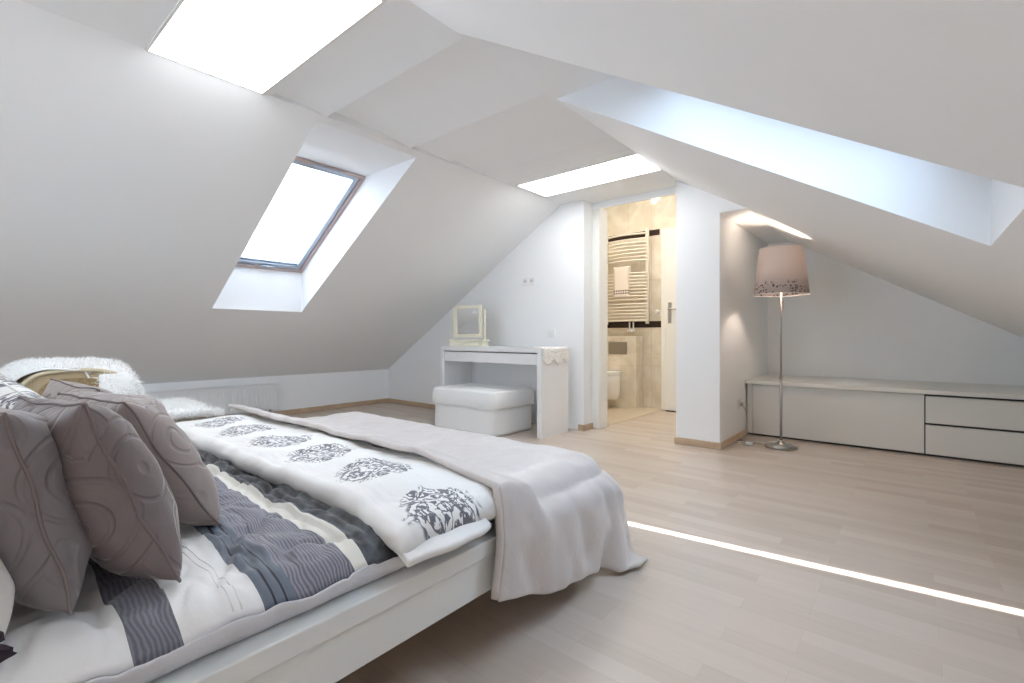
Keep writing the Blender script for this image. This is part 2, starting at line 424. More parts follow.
bx('window_sill', (GX0-.03, GX1+.03, Y0-.06, Y0+.05, GZ0-.025, GZ0), M['lacquer'], gw)
WX = -2.305                                # right end of the desk wall
poly_slab('wall_back', [(KX, 0), (WX, 0), (WX, H), (XL, H), (KX, KZ)], 'y', YB, YB+.16, M['wall'])['kind'] = 'structure'
# pier and the side wall of the alcove
poly_slab('wall_pier', [(YP, 0), (5.51, 0), (5.51, 2.80), (YP+.15, 2.80), (YP+.15, 2.12), (YP, 2.12)], 'x', -1.457, -1.12, M['wall'])['kind'] = 'structure'
# header triangle over the alcove + level alcove ceiling
poly_slab('wall_header', [(-1.12, 1.81), (-.92+.003, 1.81), (-.92, zr(-.92)), (-1.12, zr(-1.12)), (-1.12, 1.81)][:4], 'y', YP, YA, M['wall'])['kind'] = 'structure'
poly_slab('wall_alcove', [(-1.12, 0), (KR, 0), (KR, KRZ+.02), (-.92, zr(-.92)+.02), (-1.12, 1.95)], 'y', YA, YA+.12, M['wall'])['kind'] = 'structure'
# lintel over the bathroom opening
JY = 3.93
poly_slab('wall_lintel', [(WX, 2.062), (-1.457, 2.062), (-1.457, 2.80), (WX, 2.80)], 'y', JY, JY+.03, M['wall'])['kind'] = 'structure'
struct(bx('ceiling_doorway', (WX, -1.457, YB, JY, H, H+.02), M['ceil'], bev=0))
# door lining (left jamb and head)
dj = struct(bx('trim_door_jamb', (WX, -2.218, JY-.0, JY+.14, 0, 2.065), M['jamb'], bev=.004))
bx('jamb_stop', (-2.255, -2.22, JY-.012, JY, 0, 2.065), M['jamb'], dj, bev=.003)
# bathroom shell
BY = 5.51
struct(bx('wall_bathroom_back', (-4.2, -1.457, BY, BY+.12, 0, 2.80), M['tile'], bev=0))
struct(bx('wall_bathroom_left', (-4.32, -4.2, 3.94, BY+.12, 0, 2.80), M['tile'], bev=0))
struct(bx('wall_bathroom_front', (-4.2, WX, 3.941, 4.0, 0, 2.80), M['tile'], bev=0))
struct(bx('ceiling_bathroom', (-4.2, -1.457, 3.94, BY, 2.80, 2.88), M['ceil'], bev=0))
struct(bx('trim_tile_band_low', (-4.19, -2.16, BY-.004, BY, .975, 1.052), M['band'], bev=0))
struct(bx('trim_tile_band_high', (-4.19, -2.305, BY-.004, BY, 2.085, 2.155), M['band'], bev=0))

# --- skirting boards (beech)
def skirting(name, x0, x1, y0, y1):
    return struct(bx(name, (x0, x1, y0, y1, 0, .052), M['skirt'], bev=.004))
skirting('baseboard_back_1', KX+.015, -3.66, YB-.015, YB)
skirting('baseboard_back_2', -2.36, WX+.012, YB-.015, YB)
skirting('baseboard_return', WX, WX+.012, YB-.015, JY)
skirting('baseboard_left', KX, KX+.015, Y0, YB-.0)
skirting('baseboard_pier_1', -1.457-.012, -1.12+.014, YP-.015, YP)
skirting('baseboard_pier_2', -1.12, -1.12+.014, YP, 4.555)
skirting('baseboard_front', KX, KR, Y0, Y0+.015)

# ------------------------------------------------------------------ roof windows
def roof_window(name, wtop, wbot, y0, y1, side, slit, label, group):
    """local frame: u along y, v down the slope, w normal (outward)."""
    (xt, zt), (xb, zb) = wtop, wbot
    d = Vector((xb-xt, 0, zb-zt)); Lg = d.length; d.normalize(); n = Vector((-d.z*(1 if d.x > 0 else -1), 0, abs(d.x)))
    R = Matrix(((0, d.x, n.x), (1, 0, 0), (0, d.z, n.z)))
    root = empty(name, (xt, 0, zt), label, 'roof window', group); root['kind'] = 'structure'
    root.rotation_mode = 'QUATERNION'; root.rotation_quaternion = R.to_quaternion()
    if R.determinant() < 0:
        R = Matrix(((0, d.x, n.x), (-1, 0, 0), (0, d.z, n.z))); root.rotation_quaternion = R.to_quaternion(); sg = -1
    else: sg = 1
    a, b = (y0, y1) if sg > 0 else (-y1, -y0)
    def fr(nm, m, w, z0, z1, a, b, c, e, par=root):
        bm = bmesh.new(); box(bm, a, a+w, c, e, z0, z1, .003); box(bm, b-w, b, c, e, z0, z1, .003); box(bm, a+w, b-w, c, c+w, z0, z1, .003); box(bm, a+w, b-w, e-w, e, z0, z1, .003)
        return obj(nm, bm, m, par)
    fr('outer_frame', M['frame_wood'], .03, -.012, .10, a, b, 0, Lg)
    fr('sash', M['alu'], .035, .0, .06, a+.034, b-.034, .034, Lg-.034)
    bx('pane', (a+.06, b-.06, .06, Lg-.06, .045, .05), M['glass'], root, bev=0)
    # blind: narrower than the pane by the slit on its near side
    sl = slit or 0; s0, s1 = (sl, 0) if sg > 0 else (0, sl)
    nu, nv = 14, 60
    P = np.zeros((nu, nv, 3)); 
    for i in range(nu):
        for j in range(nv):
            u = (a+.062+s0)+(b-a-.124-s0-s1)*i/(nu-1); v = .07+(Lg-.14)*j/(nv-1)
            P[i, j] = (u, v, .032+.0022*(j % 2)+.003*noise.noise(Vector((u*6, v*5, 3))))
    if slit is not None: bl = grid_mesh('blind', P, M['blind'], root)
    bx('blind_rail', (a+.06, b-.06, .058, .078, .016, .034), M['alu'], root)
    if slit is not None: bx('blind_bottom_bar', (a+.06+s0, b-.06-s1, Lg-.088, Lg-.066, .016, .036), M['alu'], root)
    mid = (a+b)/2+.05*sg
    h = bx('handle', (mid-.06, mid+.06, Lg-.05, Lg-.03, -.016, .0), M['alu'], root, bev=.004)
    bx('latch', (mid-.02, mid+.02, Lg-.055, Lg-.025, -.024, -.0165), M['steel'], h, bev=.002)
    bx('ventilation_bar', (mid-.12, mid+.12, .008, .026, -.02, -.0125), M['alu'], root, bev=.004)
    return root
roof_window('window_1', wl[0], wl[1], WY0, WY1, -1, .052, 'roof window with white blind in the left sloped ceiling', None)
roof_window('window_2', wr[0], wr[1], WY0, WY1, 1, None, 'roof window deep inside the well of the right sloped ceiling', None)
roof_window('window_added_3', wl2[0], wl2[1], *RW, -1, None, 'added unseen roof window in the left slope behind the viewer', None)  # added out of view to bring daylight into the room
roof_window('window_added_4', wr2[0], wr2[1], *RW, 1, None, 'added unseen roof window in the right slope behind the viewer', None)  # its unseen counterpart, added for more skylight

# ------------------------------------------------------------------ ceiling light panels
def light_panel(x0, x1, y0, y1, label):
    r = empty('ceiling_light', ((x0+x1)/2, (y0+y1)/2, H), label, 'ceiling light', 'lit ceiling panels')
    a, b, w = (x1-x0)/2, (y1-y0)/2, .012
    bm = bmesh.new(); box(bm, -a, a, -b, -b+w, -.006, .03, .001); box(bm, -a, a, b-w, b, -.006, .03, .001)
    box(bm, -a, -a+w, -b+w, b-w, -.006, .03, .001); box(bm, a-w, a, -b+w, b-w, -.006, .03, .001)
    obj('frame', bm, M['jamb'], r)
    bx('diffuser', (-a+w, a-w, -b+w, b-w, -.004, -.001), M['diffuser'], r, bev=0)
light_panel(-2.575, -1.505, .565, 1.065, 'large lit ceiling panel at the top of the picture above the bed')
light_panel(-2.51, -1.425, 3.045, 3.465, 'lit ceiling panel in front of the bathroom doorway')
light_panel(-2.5, -1.46, -1.95, -1.5, 'added unseen lit ceiling panel behind the viewer')  # extra panel out of view, added as fill light

# ------------------------------------------------------------------ radiator on the left knee wall
r = empty('radiator', (KX+.022, .75, .09), 'long low white panel radiator on the left knee wall under the slope', 'radiator')
W_, Hh = 1.55, .262
bm = bmesh.new(); box(bm, .03, .075, 0, W_, 0, Hh, .006)
n = 34
for i in range(n):
    y = .03+(W_-.06)*i/(n-1); box(bm, .0745, .086, y-.011, y+.011, .022, Hh-.028, .005, 1)
obj('panel', bm, M['rad'], r)
bm = bmesh.new(); box(bm, .01, .084, -.004, W_+.004, Hh, Hh+.012, .003)
for i in range(60): box(bm, .02, .07, .02+(W_-.04)*i/59-.004, .02+(W_-.04)*i/59+.004, Hh+.0121, Hh+.0135)
obj('top_grille', bm, M['rad'], r)
for y in (-.004, W_):
    bx('side_cover', (.008, .084, y, y+.004, -.002, Hh), M['rad'], r, bev=.001)
bm = bmesh.new(); tube(bm, [(.05, W_-.07, -.002), (.05, W_-.07, -.055)], .011, 12); tube(bm, [(.05, W_-.12, -.002), (.05, W_-.12, -.055)], .011, 12); box(bm, .03, .07, W_-.14, W_-.05, -.04, -.018, .004)
obj('valve', bm, M['steel'], r)
for y in (.2, W_-.3): bx('bracket', (-.018, .03, y, y+.03, .05, .2), M['rad'], r)

# ------------------------------------------------------------------ dressing table
DX0, DX1, DY0, DY1, DZ = -3.634, -2.381, 3.225, 3.64, .767
r = empty('dressing_table', (DX0, DY0, 0), 'white lacquered dressing table with one wide drawer against the back wall', 'table')
w = DX1-DX0; d = DY1-DY0
bx('tabletop', (0, w, 0, d, DZ-.042, DZ), M['lacquer'], r)
bx('side_panel', (0, .045, 0, d, 0, DZ-.042), M['lacquer'], r); bx('side_panel', (w-.045, w, 0, d, 0, DZ-.042), M['lacquer'], r)
bx('back_panel', (.045, w-.045, d-.02, d, .25, DZ-.042), M['lacquer'], r)
dr = bx('drawer', (.049, w-.049, .003, .02, .622, DZ-.052), M['lacquer'], r)
bx('drawer_box', (.06, w-.06, .02, d-.03, .632, DZ-.06), M['lacquer'], dr)
# lace runner over the right end
nu, nv = 60, 46; P = np.zeros((nu, nv, 3))
for i in range(nu):
    for j in range(nv):
        y = DY0+.01+(d-.02)*i/(nu-1)
        drop = .10+.05*abs(math.sin(i/(nu-1)*PI*2.5))
        s = (.30+drop)*j/(nv-1)
        if s < .30: p = (DX1-.30+s, y, DZ+.003)
        else:
            q = s-.30; p = (DX1+.004+.006*min(1, q/.02)+.001*math.sin(i*.3), y, DZ+.003-q)
        P[i, j] = p
lm, N, L, Pb = new_mat('ivory lace'); g = G(lm); ob = g.obj()
Pb.inputs['Base Color'].default_value = (.84, .83, .79, 1); Pb.inputs['Roughness'].default_value = .9
hol = g.ramp(g.voro(ob, 62.), .28, .22)
L.new(g.math('SUBTRACT', 1., g.math('MULTIPLY', hol, .6)), Pb.inputs['Alpha'])
g.bump(g.voro(ob, 62.), .25, .004, Pb)
o = grid_mesh('lace_runner', P, lm, smooth=True)
sm = o.modifiers.new('s', 'SOLIDIFY'); sm.thickness = .002
tag(o, 'ivory lace runner hanging over the right end of the white dressing table', 'table runner')

# table mirror
r = empty('table_mirror', (-3.425, 3.41, DZ), 'cream wooden tilting mirror on a small drawer base on the dressing table', 'mirror', rz=.30)
bx('base', (-.185, .185, -.07, .07, 0, .05), M['cream'], r, bev=.003); bx('base_top', (-.205, .205, -.085, .08, .05, .066), M['cream'], r, bev=.004)
dd = bx('drawer', (-.16, .16, -.076, -.07, .008, .044), M['cream'], r, bev=.002)
bm = bmesh.new(); bmesh.ops.create_uvsphere(bm, u_segments=12, v_segments=8, radius=.007, matrix=Matrix.Translation((0, -.082, .026))); obj('knob', bm, M['cream'], dd, smooth=True)
for s in (-1, 1):
    bm = bmesh.new(); lathe(bm, [(.011, .066), (.013, .08), (.008, .10), (.010, .15), (.012, .22), (.008, .26), (.011, .32), (.013, .345), (.006, .365), (.0, .37)], 14, s*.178, 0)
    obj('post', bm, M['cream'], r, smooth=True)
bm = bmesh.new(); W2, H2, t = .155, .325, .034
for q in ((-W2, W2, 0, t), (-W2, W2, H2-t, H2)): box(bm, q[0], q[1], -.011, .011, q[2], q[3], .004)
for q in ((-W2, -W2+t), (W2-t, W2)): box(bm, q[0], q[1], -.011, .011, t, H2-t, .004)
mf = obj('mirror_frame', bm, M['cream'], r, loc=(0, -.012, .088), rot=(.03, 0, 0))
bx('mirror_glass', (-W2+t, W2-t, -.004, .004, t, H2-t), M['mirror'], mf, bev=0)

# ottoman with white slipcover, pushed partly under the table
r = empty('ottoman', (-3.06, 3.30, 0), 'white slipcovered storage ottoman pushed partly under the dressing table', 'ottoman')
def soft_box(x0, x1, y0, y1, z0, z1, rad, nz=9, puff=.0, wob=.004, skirt=0., seed=0):
    """rounded-rect tower: rings of the outline from bottom to top, then closed"""
    bm = bmesh.new(); N = 96; rings = []
    def outline(k, inset, zz, wb):
        hx, hy = (x1-x0)/2-inset, (y1-y0)/2-inset; a = 2*PI*k/N; c, s = math.cos(a), math.sin(a); e = 2/9.
        px = hx*abs(c)**e*(1 if c > 0 else -1); py = hy*abs(s)**e*(1 if s > 0 else -1)
        nz_ = noise.noise(Vector((px*7, py*7, zz*6+seed)))*wb; f = 1+nz_/max(hx, hy)
        return ((x0+x1)/2+px*f, (y0+y1)/2+py*f, zz)
    hs = [(0., 0)]+[(t, 0) for t in np.linspace(.1, .8, nz)]
    for t, _ in hs:
        zz = z0+(z1-z0-rad)*t/.8; ins = -puff*math.sin(PI*min(1, t/.8))-skirt*(1-t)
        rings.append([bm.verts.new(outline(k, ins, zz, wob)) for k in range(N)])
    for a in np.linspace(.2, 1, 5):
        zz = z1-rad+rad*math.sin(a*PI/2); rings.append([bm.verts.new(outline(k, rad*(1-math.cos(a*PI/2)), zz, wob)) for k in range(N)])
    hx = (x1-x0)/2
    for f in (.75, .5, .25):
        rings.append([bm.verts.new(((x0+x1)/2+(v.co.x-(x0+x1)/2)*f, (y0+y1)/2+(v.co.y-(y0+y1)/2)*f, z1+puff*.8*(1-f)+noise.noise(Vector((v.co.x*f*8, v.co.y*f*8, seed)))*wob)) for v in rings[len(hs)+4]])
    for a, b in zip(rings, rings[1:]):
        for k in range(N): bm.faces.new((a[k], a[(k+1) % N], b[(k+1) % N], b[k]))
    bm.faces.new(rings[0][::-1]); bm.faces.new(rings[-1]); return bm
obj('skirt', soft_box(-.435, .345, -.315, .27, .006, .235, .004, wob=.008, skirt=.008), M['slip'], r, smooth=True)
obj('lid', soft_box(-.452, .362, -.33, .285, .238, .385, .022, puff=.008, wob=.006, seed=4), M['slip'], r, smooth=True)
bm = bmesh.new(); 
for a in (-.372, .372): pass
pts = [(x, y, .238) for x, y in ((-.43, -.327), (.34, -.327), (.358, -.31), (.358, .265), (.34, .282), (-.43, .282), (-.448, .265), (-.448, -.31), (-.43, -.327))]
tube(bm, pts, .004, 6); obj('piping', bm, M['slip'], r)

# ------------------------------------------------------------------ low bench unit in the alcove
BF, BX0, BX1 = 4.55, -1.105, 1.32
r = empty('storage_bench', (BX0, BF, 0), 'long low grey-white storage bench with door and drawers filling the alcove', 'cabinet')
L_ = BX1-BX0
bx('carcass', (0, L_, .022, YA-BF-.004, .03, .448), M['bench'], r)
bx('worktop', (-.0145, L_, -.03, YA-BF-.001, .45, .48), M['bench'], r, bev=.002)
bx('plinth', (.005, L_, .03, .05, 0, .03), M['dark'], r, bev=0)
bx('filler_strip', (0, .042, .004, .022, .018, .446), M['bench'], r)
mx = .079-BX0
bx('door', (.046, mx-.004, 0, .02, .018, .444), M['bench'], r)
dr = bx('drawer', (mx+.003, L_-.004, 0, .02, .241, .434), M['bench'], r)
bx('gap_shade', (mx+.003, L_-.004, .0205, .0235, .2345, .2405), M['dark'], dr, bev=0)  # dark strip drawn as shade in the gap between the drawers
dr = bx('drawer', (mx+.003, L_-.004, 0, .02, .018, .226), M['bench'], r)
bx('shadow_gap', (mx-.003, L_, .0205, .0218, .03, .448), M['dark'], r, bev=0)

# ------------------------------------------------------------------ floor lamp
LX, LY = -.775, 4.19
r = empty('floor_lamp', (LX, LY, 0), 'tall nickel floor lamp with pink patterned shade beside the pier', 'lamp')
bm = bmesh.new(); lathe(bm, [(0, .0), (.108, .0), (.112, .006), (.11, .022), (.10, .027), (.03, .03), (.022, .05), (.018, .055), (0, .056)], 64)
obj('base', bm, M['nickel'], r, smooth=True)
bm = bmesh.new(); tube(bm, [(0, 0, .05), (0, 0, .55)], .0095, 16); tube(bm, [(0, 0, .55), (0, 0, 1.27)], .0075, 16); tube(bm, [(0, 0, .53), (0, 0, .56)], .012, 16)
obj('pole', bm, M['nickel'], r, smooth=True)
bm = bmesh.new(); tube(bm, [(0, 0, 1.27), (0, 0, 1.33)], .02, 16); obj('bulb_socket', bm, M['plastic'], r, smooth=True)
bm = bmesh.new(); bmesh.ops.create_uvsphere(bm, u_segments=20, v_segments=14, radius=.03, matrix=Matrix.Translation((0, 0, 1.365)))
obj('light_bulb', bm, M['bulb'], r, smooth=True)
bm = bmesh.new(); lathe(bm, [(.192, 0), (.152, .362)], 96)
sh = obj('lamp_shade', bm, M['shade'], r, smooth=True, loc=(0, 0, 1.19)); sm = sh.modifiers.new('s', 'SOLIDIFY'); sm.thickness = .002
for z_, rr in ((1.19, .192), (1.552, .152)):
    bm = bmesh.new(); tube(bm, [(rr*math.cos(a), rr*math.sin(a), z_) for a in np.linspace(0, 2*PI, 65)], .0025, 6); obj('shade_ring', bm, M['plastic'], r, smooth=True)
for a in (0, 2*PI/3, 4*PI/3): bm = bmesh.new(); tube(bm, [(0, 0, 1.335), (.186*math.cos(a), .186*math.sin(a), 1.20)], .0015, 6); obj('shade_spoke', bm, M['plastic'], r, smooth=True)
bm = bmesh.new(); tube(bm, [(.008, -.004, 1.14), (.018, -.012, 1.14)], .004, 8); tube(bm, [(.018, -.012, 1.145), (.018, -.012, 1.08)], .0015, 6); obj('pull_switch', bm, M['nickel'], r)
cordp = [(-.10, .02, .012), (-.16, .03, .006), (-.24, .05, .005), (-.30, -.01, .005), (-.27, -.09, .006), (-.19, -.07, .006), (-.21, .02, .008), (-.29, .06, .01), (-.312, .16, .02), (-.30, .22, .10), (-.295, .20, .20), (-.31, .155, .275), (-.328, .155, .29)]
bm = bmesh.new(); tube(bm, spline(cordp, 10), .003, 8); obj('power_cord', bm, M['cord'], r, smooth=True)
bm = bmesh.new(); box(bm, -.331, -.312, .14, .17, .275, .305, .004); obj('plug', bm, M['cord'], r)
bm = bmesh.new(); box(bm, -.235, -.185, -.095, -.055, .004, .024, .006); obj('foot_switch', bm, M['plastic'], r)
# sockets and switches
def socket(loc, rz, label, kind='socket', dbl=False):
    r = empty('wall_socket' if kind == 'socket' else 'wall_switch', loc, label, kind, rz=rz)
    n = 2 if dbl else 1
    for i in range(n):
        x = (i-(n-1)/2)*.081
        p = bx('face_plate', (x-.04, x+.04, -.009, 0, -.04, .04), M['plastic'], r, bev=.003)
        if kind == 'socket':
            bm = bmesh.new()
            m_ = Matrix.Translation((x, -.0095, 0)) @ Matrix.Rotation(PI/2, 4, 'X'); bmesh.ops.create_cone(bm, cap_ends=True, segments=24, radius1=.02, radius2=.02, depth=.001, matrix=m_)
            obj('socket_well', bm, mat('socket grey', (.62, .62, .64), .5), p)
            bm = bmesh.new()
            for s in (-.008, .008): bmesh.ops.create_cone(bm, cap_ends=True, segments=10, radius1=.003, radius2=.003, depth=.001, matrix=Matrix.Translation((x+s, -.0105, 0)) @ Matrix.Rotation(PI/2, 4, 'X'))
            obj('pin_hole', bm, M['blackbit'], p)
        else:
            bx('rocker', (x-.028, x+.028, -.013, -.0095, -.028, .028), M['plastic'], p, bev=.001)
socket((-2.945, YB, 1.423), 0, 'white double wall socket high on the back wall above the dressing table', dbl=True)
socket((-2.665, YB, .90), 0, 'small white square switch low on the back wall above the table right end', 'switch')
socket((-1.12, 4.345, .29), PI/2, 'white wall socket on the side of the pier beside the floor lamp')

# ------------------------------------------------------------------ bathroom contents
r = empty('cistern_box', (-2.515, 5.31, 0), 'cream tiled boxed-in cistern behind the wall-hung toilet', 'cistern')
bx('tiled_box', (-.95, 0, 0, BY-5.31-.003, 0, .872), M['tile'], r, bev=.001)
fp = bx('flush_plate', (-.36, -.115, -.01, -.001, .65, .80), M['steel'], r, bev=.003)
bx('flush_button', (-.34, -.245, -.014, -.0105, .69, .76), M['nickel'], fp, bev=.002); bx('flush_button', (-.235, -.135, -.014, -.0105, .69, .76), M['nickel'], fp, bev=.002)
# toilet: axis at x=-2.82, projects toward -y
r = empty('toilet', (-2.80, 5.308, 0), 'white wall-hung toilet on the tiled cistern box', 'toilet')
def oval(cx, cy, rx, ry, z, n=40, flat=.0):
    return [(cx+rx*math.cos(2*PI*k/n), min(flat, cy+ry*math.sin(2*PI*k/n)), z) for k in range(n)]
rings = [oval(0, -.10, .08, .10, .10), oval(0, -.16, .12, .16, .13), oval(0, -.22, .155, .24, .22), oval(0, -.26, .175, .265, .33), oval(0, -.27, .182, .27, .40), oval(0, -.27, .178, .266, .415)]
bm = bmesh.new(); R_ = [[bm.verts.new(p) for p in q] for q in rings]
for a, b in zip(R_, R_[1:]):
    for k in range(40): bm.faces.new((a[k], a[(k+1) % 40], b[(k+1) % 40], b[k]))
bm.faces.new(R_[0][::-1]); bm.faces.new(R_[-1]); obj('bowl', bm, M['ceramic'], r, smooth=True)
for nm, z0, z1, s in (('toilet_seat', .418, .436, 1.02), ('toilet_lid', .438, .458, 1.01)):
    bm = bmesh.new(); R_ = [[bm.verts.new(p) for p in oval(0, -.27, .185*s*q, .27*s*q, z)] for q, z in ((.99, z0), (1, z0+.006), (1, z1-.006), (.97, z1))]
    for a, b in zip(R_, R_[1:]):
        for k in range(40): bm.faces.new((a[k], a[(k+1) % 40], b[(k+1) % 40], b[k]))
    bm.faces.new(R_[0][::-1]); bm.faces.new(R_[-1]); obj(nm, bm, M['ceramic'], r, smooth=True)
# towel radiator
TX1, TX0, TZ0, TZ1, TY = -2.43, -2.98, 1.02, 2.17, BY-.075
r = empty('towel_radiator', (0, 0, 0), 'ivory ladder towel radiator on the bathroom wall', 'radiator')
bm = bmesh.new(); box(bm, TX1-.02, TX1+.02, TY-.016, TY+.016, TZ0, TZ1, .006); obj('upright', bm, M['warmrad'], r)
bm = bmesh.new(); box(bm, TX0-.02, TX0+.02, TY-.016, TY+.016, TZ0, TZ1, .006); obj('upright', bm, M['warmrad'], r)
zz = []
for z0_, n_ in ((1.06, 6), (1.315, 9), (1.70, 0), (1.79, 7), (2.11, 1)):
    for k in range(n_): zz.append(z0_+k*(.040 if n_ != 7 else .043))
for z_ in zz:
    bm = bmesh.new(); pts = [(TX0+(TX1-TX0)*t, TY-.02-.045*math.sin(PI*t), z_) for t in np.linspace(0, 1, 13)]
    tube(bm, pts, .0115, 10); obj('rung', bm, M['warmrad'], r, smooth=True)
for x in (TX0, TX1):
    for z_ in (1.15, 2.05): bm = bmesh.new(); tube(bm, [(x, TY, z_), (x, BY-.001, z_)], .008, 8); obj('bracket', bm, M['warmrad'], r)
bm = bmesh.new(); tube(bm, [(-2.66, TY, 1.0), (-2.66, TY, .94)], .009, 10); tube(bm, [(-2.61, TY, 1.0), (-2.61, TY, .94)], .009, 10); box(bm, -2.69, -2.58, TY-.025, TY+.02, .925, .95, .006); box(bm, -2.655, -2.61, TY-.06, TY-.02, .925, .95, .006)
tube(bm, [(-2.66, TY, 1.0), (-2.66, TY, 1.05)], .009, 10); tube(bm, [(-2.61, TY, 1.0), (-2.61, TY, 1.05)], .009, 10)
obj('valve', bm, M['plastic'], r)
# towel hung over a rung
nu, nv = 10, 60; P = np.zeros((nu, nv, 3)); tx0, tx1, tz = -2.84, -2.63, 1.69
for i in range(nu):
    for j in range(nv):
        x = (tx1-tx0)*i/(nu-1); s = j/(nv-1)*.66; bow = TY-.02-.045*math.sin(PI*((x+tx0-TX0)/(TX1-TX0)))-.0
        if s < .36: p = (x, bow-.020, .0+s)
        elif s < .42: q = (s-.36)/.06*PI; p = (x, bow-.020*math.cos(q), .36+.018*math.sin(q))
        else: p = (x, bow+.02, .36-(s-.42))
        P[i, j] = p
o = grid_mesh('hand_towel', P, M['towel'], smooth=True, loc=(tx0, 0, tz-.34)); sm = o.modifiers.new('s', 'SOLIDIFY'); sm.thickness = .006
tag(o, 'ivory hand towel with a dotted border hung on the towel radiator', 'towel')
# bathroom door leaf, swung open
r = empty('bathroom_door', (-2.235, 5.42, 0), 'ivory bathroom door leaf standing open past the threshold', 'door')
bx('door_leaf', (0, .74, -.04, 0, .012, 2.12), M['jamb'], r, bev=.003)
bx('door_moulding', (.012, .06, -.046, -.0405, .012, 2.12), M['jamb'], r, bev=.002)
hp = bx('handle_plate', (.085, .125, -.048, -.0405, 1.02, 1.26), M['steel'], r, bev=.003)
bm = bmesh.new(); tube(bm, spline([(.105, -.048, 1.18), (.105, -.09, 1.18), (.12, -.10, 1.18), (.22, -.10, 1.18)], 6), .009, 10); obj('handle', bm, M['steel'], hp, smooth=True)
bx('door_shadow', (.06, .16, -.05, -.01, .0, .011), M['blackbit'], r, bev=0)  # black slab standing in for the shadow under the leaf
r = empty('wall_hook', (-2.335, BY-.0, 1.16), 'round white hook on the bathroom tiles beside the towel radiator', 'hook')
bm = bmesh.new(); bmesh.ops.create_cone(bm, cap_ends=True, segments=24, radius1=.028, radius2=.022, depth=.02, matrix=Matrix.Translation((0, -.011, 0)) @ Matrix.Rotation(PI/2, 4, 'X')); obj('hook_plate', bm, M['plastic'], r)
bm = bmesh.new(); tube(bm, [(0, -.02, 0), (0, -.045, 0), (0, -.05, .012)], .006, 8); obj('hook_peg', bm, M['plastic'], r)
for x in (-2.0, -2.75):
    r = empty('bathroom_spotlight', (x, 4.62, 2.80), 'small round lit spotlight in the bathroom ceiling', 'spotlight', 'bathroom ceiling spotlights')
    bm = bmesh.new(); lathe(bm, [(.03, -.001), (.045, -.004), (.045, -.012), (.03, -.012)], 32); obj('rim', bm, M['nickel'], r, smooth=True)
    bm = bmesh.new(); bmesh.ops.create_cone(bm, cap_ends=True, segments=24, radius1=.029, radius2=.029, depth=.006, matrix=Matrix.Translation((0, 0, -.006))); obj('lamp_disc', bm, M['spot'], r)

# ------------------------------------------------------------------ BED
EX0, EX1, EY0, EY1, RZ = -2.62, -.874, -.24, 1.655, .31
r = empty('bed', (EX0, EY0, 0), 'low white lacquered double bed frame with wide top rail under the bedding', 'bed')
w, l = EX1-EX0, EY1-EY0
for nm, (a, b, c, e) in {'side_rail': (w-.075, w, 0, l)}.items():
    bx(nm, (a, b, c, e, RZ-.044, RZ), M['bed_white'], r, bev=.003); bx('side_board', (w-.05, w-.008, .01, l-.01, .168, RZ-.044), M['bed_white'], r, bev=.002)
bx('side_rail', (0, .075, 0, l, RZ-.044, RZ), M['bed_white'], r, bev=.003); bx('side_board', (.008, .05, .01, l-.01, .168, RZ-.044), M['bed_white'], r)
bx('foot_rail', (.075, w-.075, l-.075, l, RZ-.044, RZ), M['bed_white'], r); bx('foot_board', (.05, w-.05, l-.05, l-.008, .168, RZ-.044), M['bed_white'], r)
bx('headboard', (-.03, w+.03, -.05, 0, 0.0, .85), M['bed_white'], r, bev=.006)
for i in range(14): bx('slat', (.05, w-.05, .08+i*.127, .145+i*.127, .225, .245), M['skirt'], r)
for x in (.10, w-.17):
    for y in (.12, l-.19): bx('leg', (x, x+.07, y, y+.07, 0, .168), M['blackbit'], r)
# mattress
o = obj('mattress', soft_box(EX0+.08, EX1-.078, EY0+.06, EY1-.075, .246, .375, .03, puff=.0, wob=.0), M['mattress'], smooth=True)
tag(o, 'white mattress under the bedding inside the low white bed frame', 'mattress')

# striped coverlet: a height field over the mattress, edge tucked down at the rail
def top_z(x, y):
    """bedding surface under pillows / duvets"""
    z = .406+.010*noise.noise(Vector((x*3.1, y*3.1, 1.3)))+.006*noise.noise(Vector((x*8, y*11, 5)))
    z += .005*noise.noise(Vector((x*19, y*26, 9)))
    z -= .014*(1-min(1, abs(noise.noise(Vector((x*4.2+3, y*6.5, 2))))*9))+.006*(1-min(1, abs(noise.noise(Vector((x*9, y*13, 7))))*8))
    z -= -.014*(1-min(1, abs(noise.noise(Vector((x*4.2+3, y*6.5, 2))))*9))*(1-min(1, max(0, (-.915-x)/.10)))
    # soft puffed ridges of the quilting across the bed
    ed = min(1, max(0, (-.915-x)/.10)); z += .010*abs(math.sin((y+.03*math.sin(x*4))*PI/.19))*ed
    if .575 < y < .70: z += .013*ed*abs(math.sin((y+.003*math.sin(x*9))*PI/.03))
    if .375 < y < .435: z += .006*ed*abs(math.sin((y-.375+.004*math.sin(x*50))*PI/.02))
    e = max(0, x-(-.985))/.08; z -= .044*min(1, e)**2
    return z
nu, nv = 200, 220; P = np.zeros((nu, nv, 3))
for i in range(nu):
    for j in range(nv):
        x = -2.56+(1.655)*i/(nu-1); y = -.17+1.15*j/(nv-1)
        P[i, j] = (x+.006*noise.noise(Vector((y*7, 2, 0)))*(i == nu-1), y, top_z(x, y))
cov = grid_mesh('striped_coverlet', P, M['stripe'], smooth=True)
sm = cov.modifiers.new('s', 'SOLIDIFY'); sm.thickness = .012; sm.offset = -1
tag(cov, 'white, blue-grey and charcoal cross-striped coverlet spread over the bed', 'coverlet')
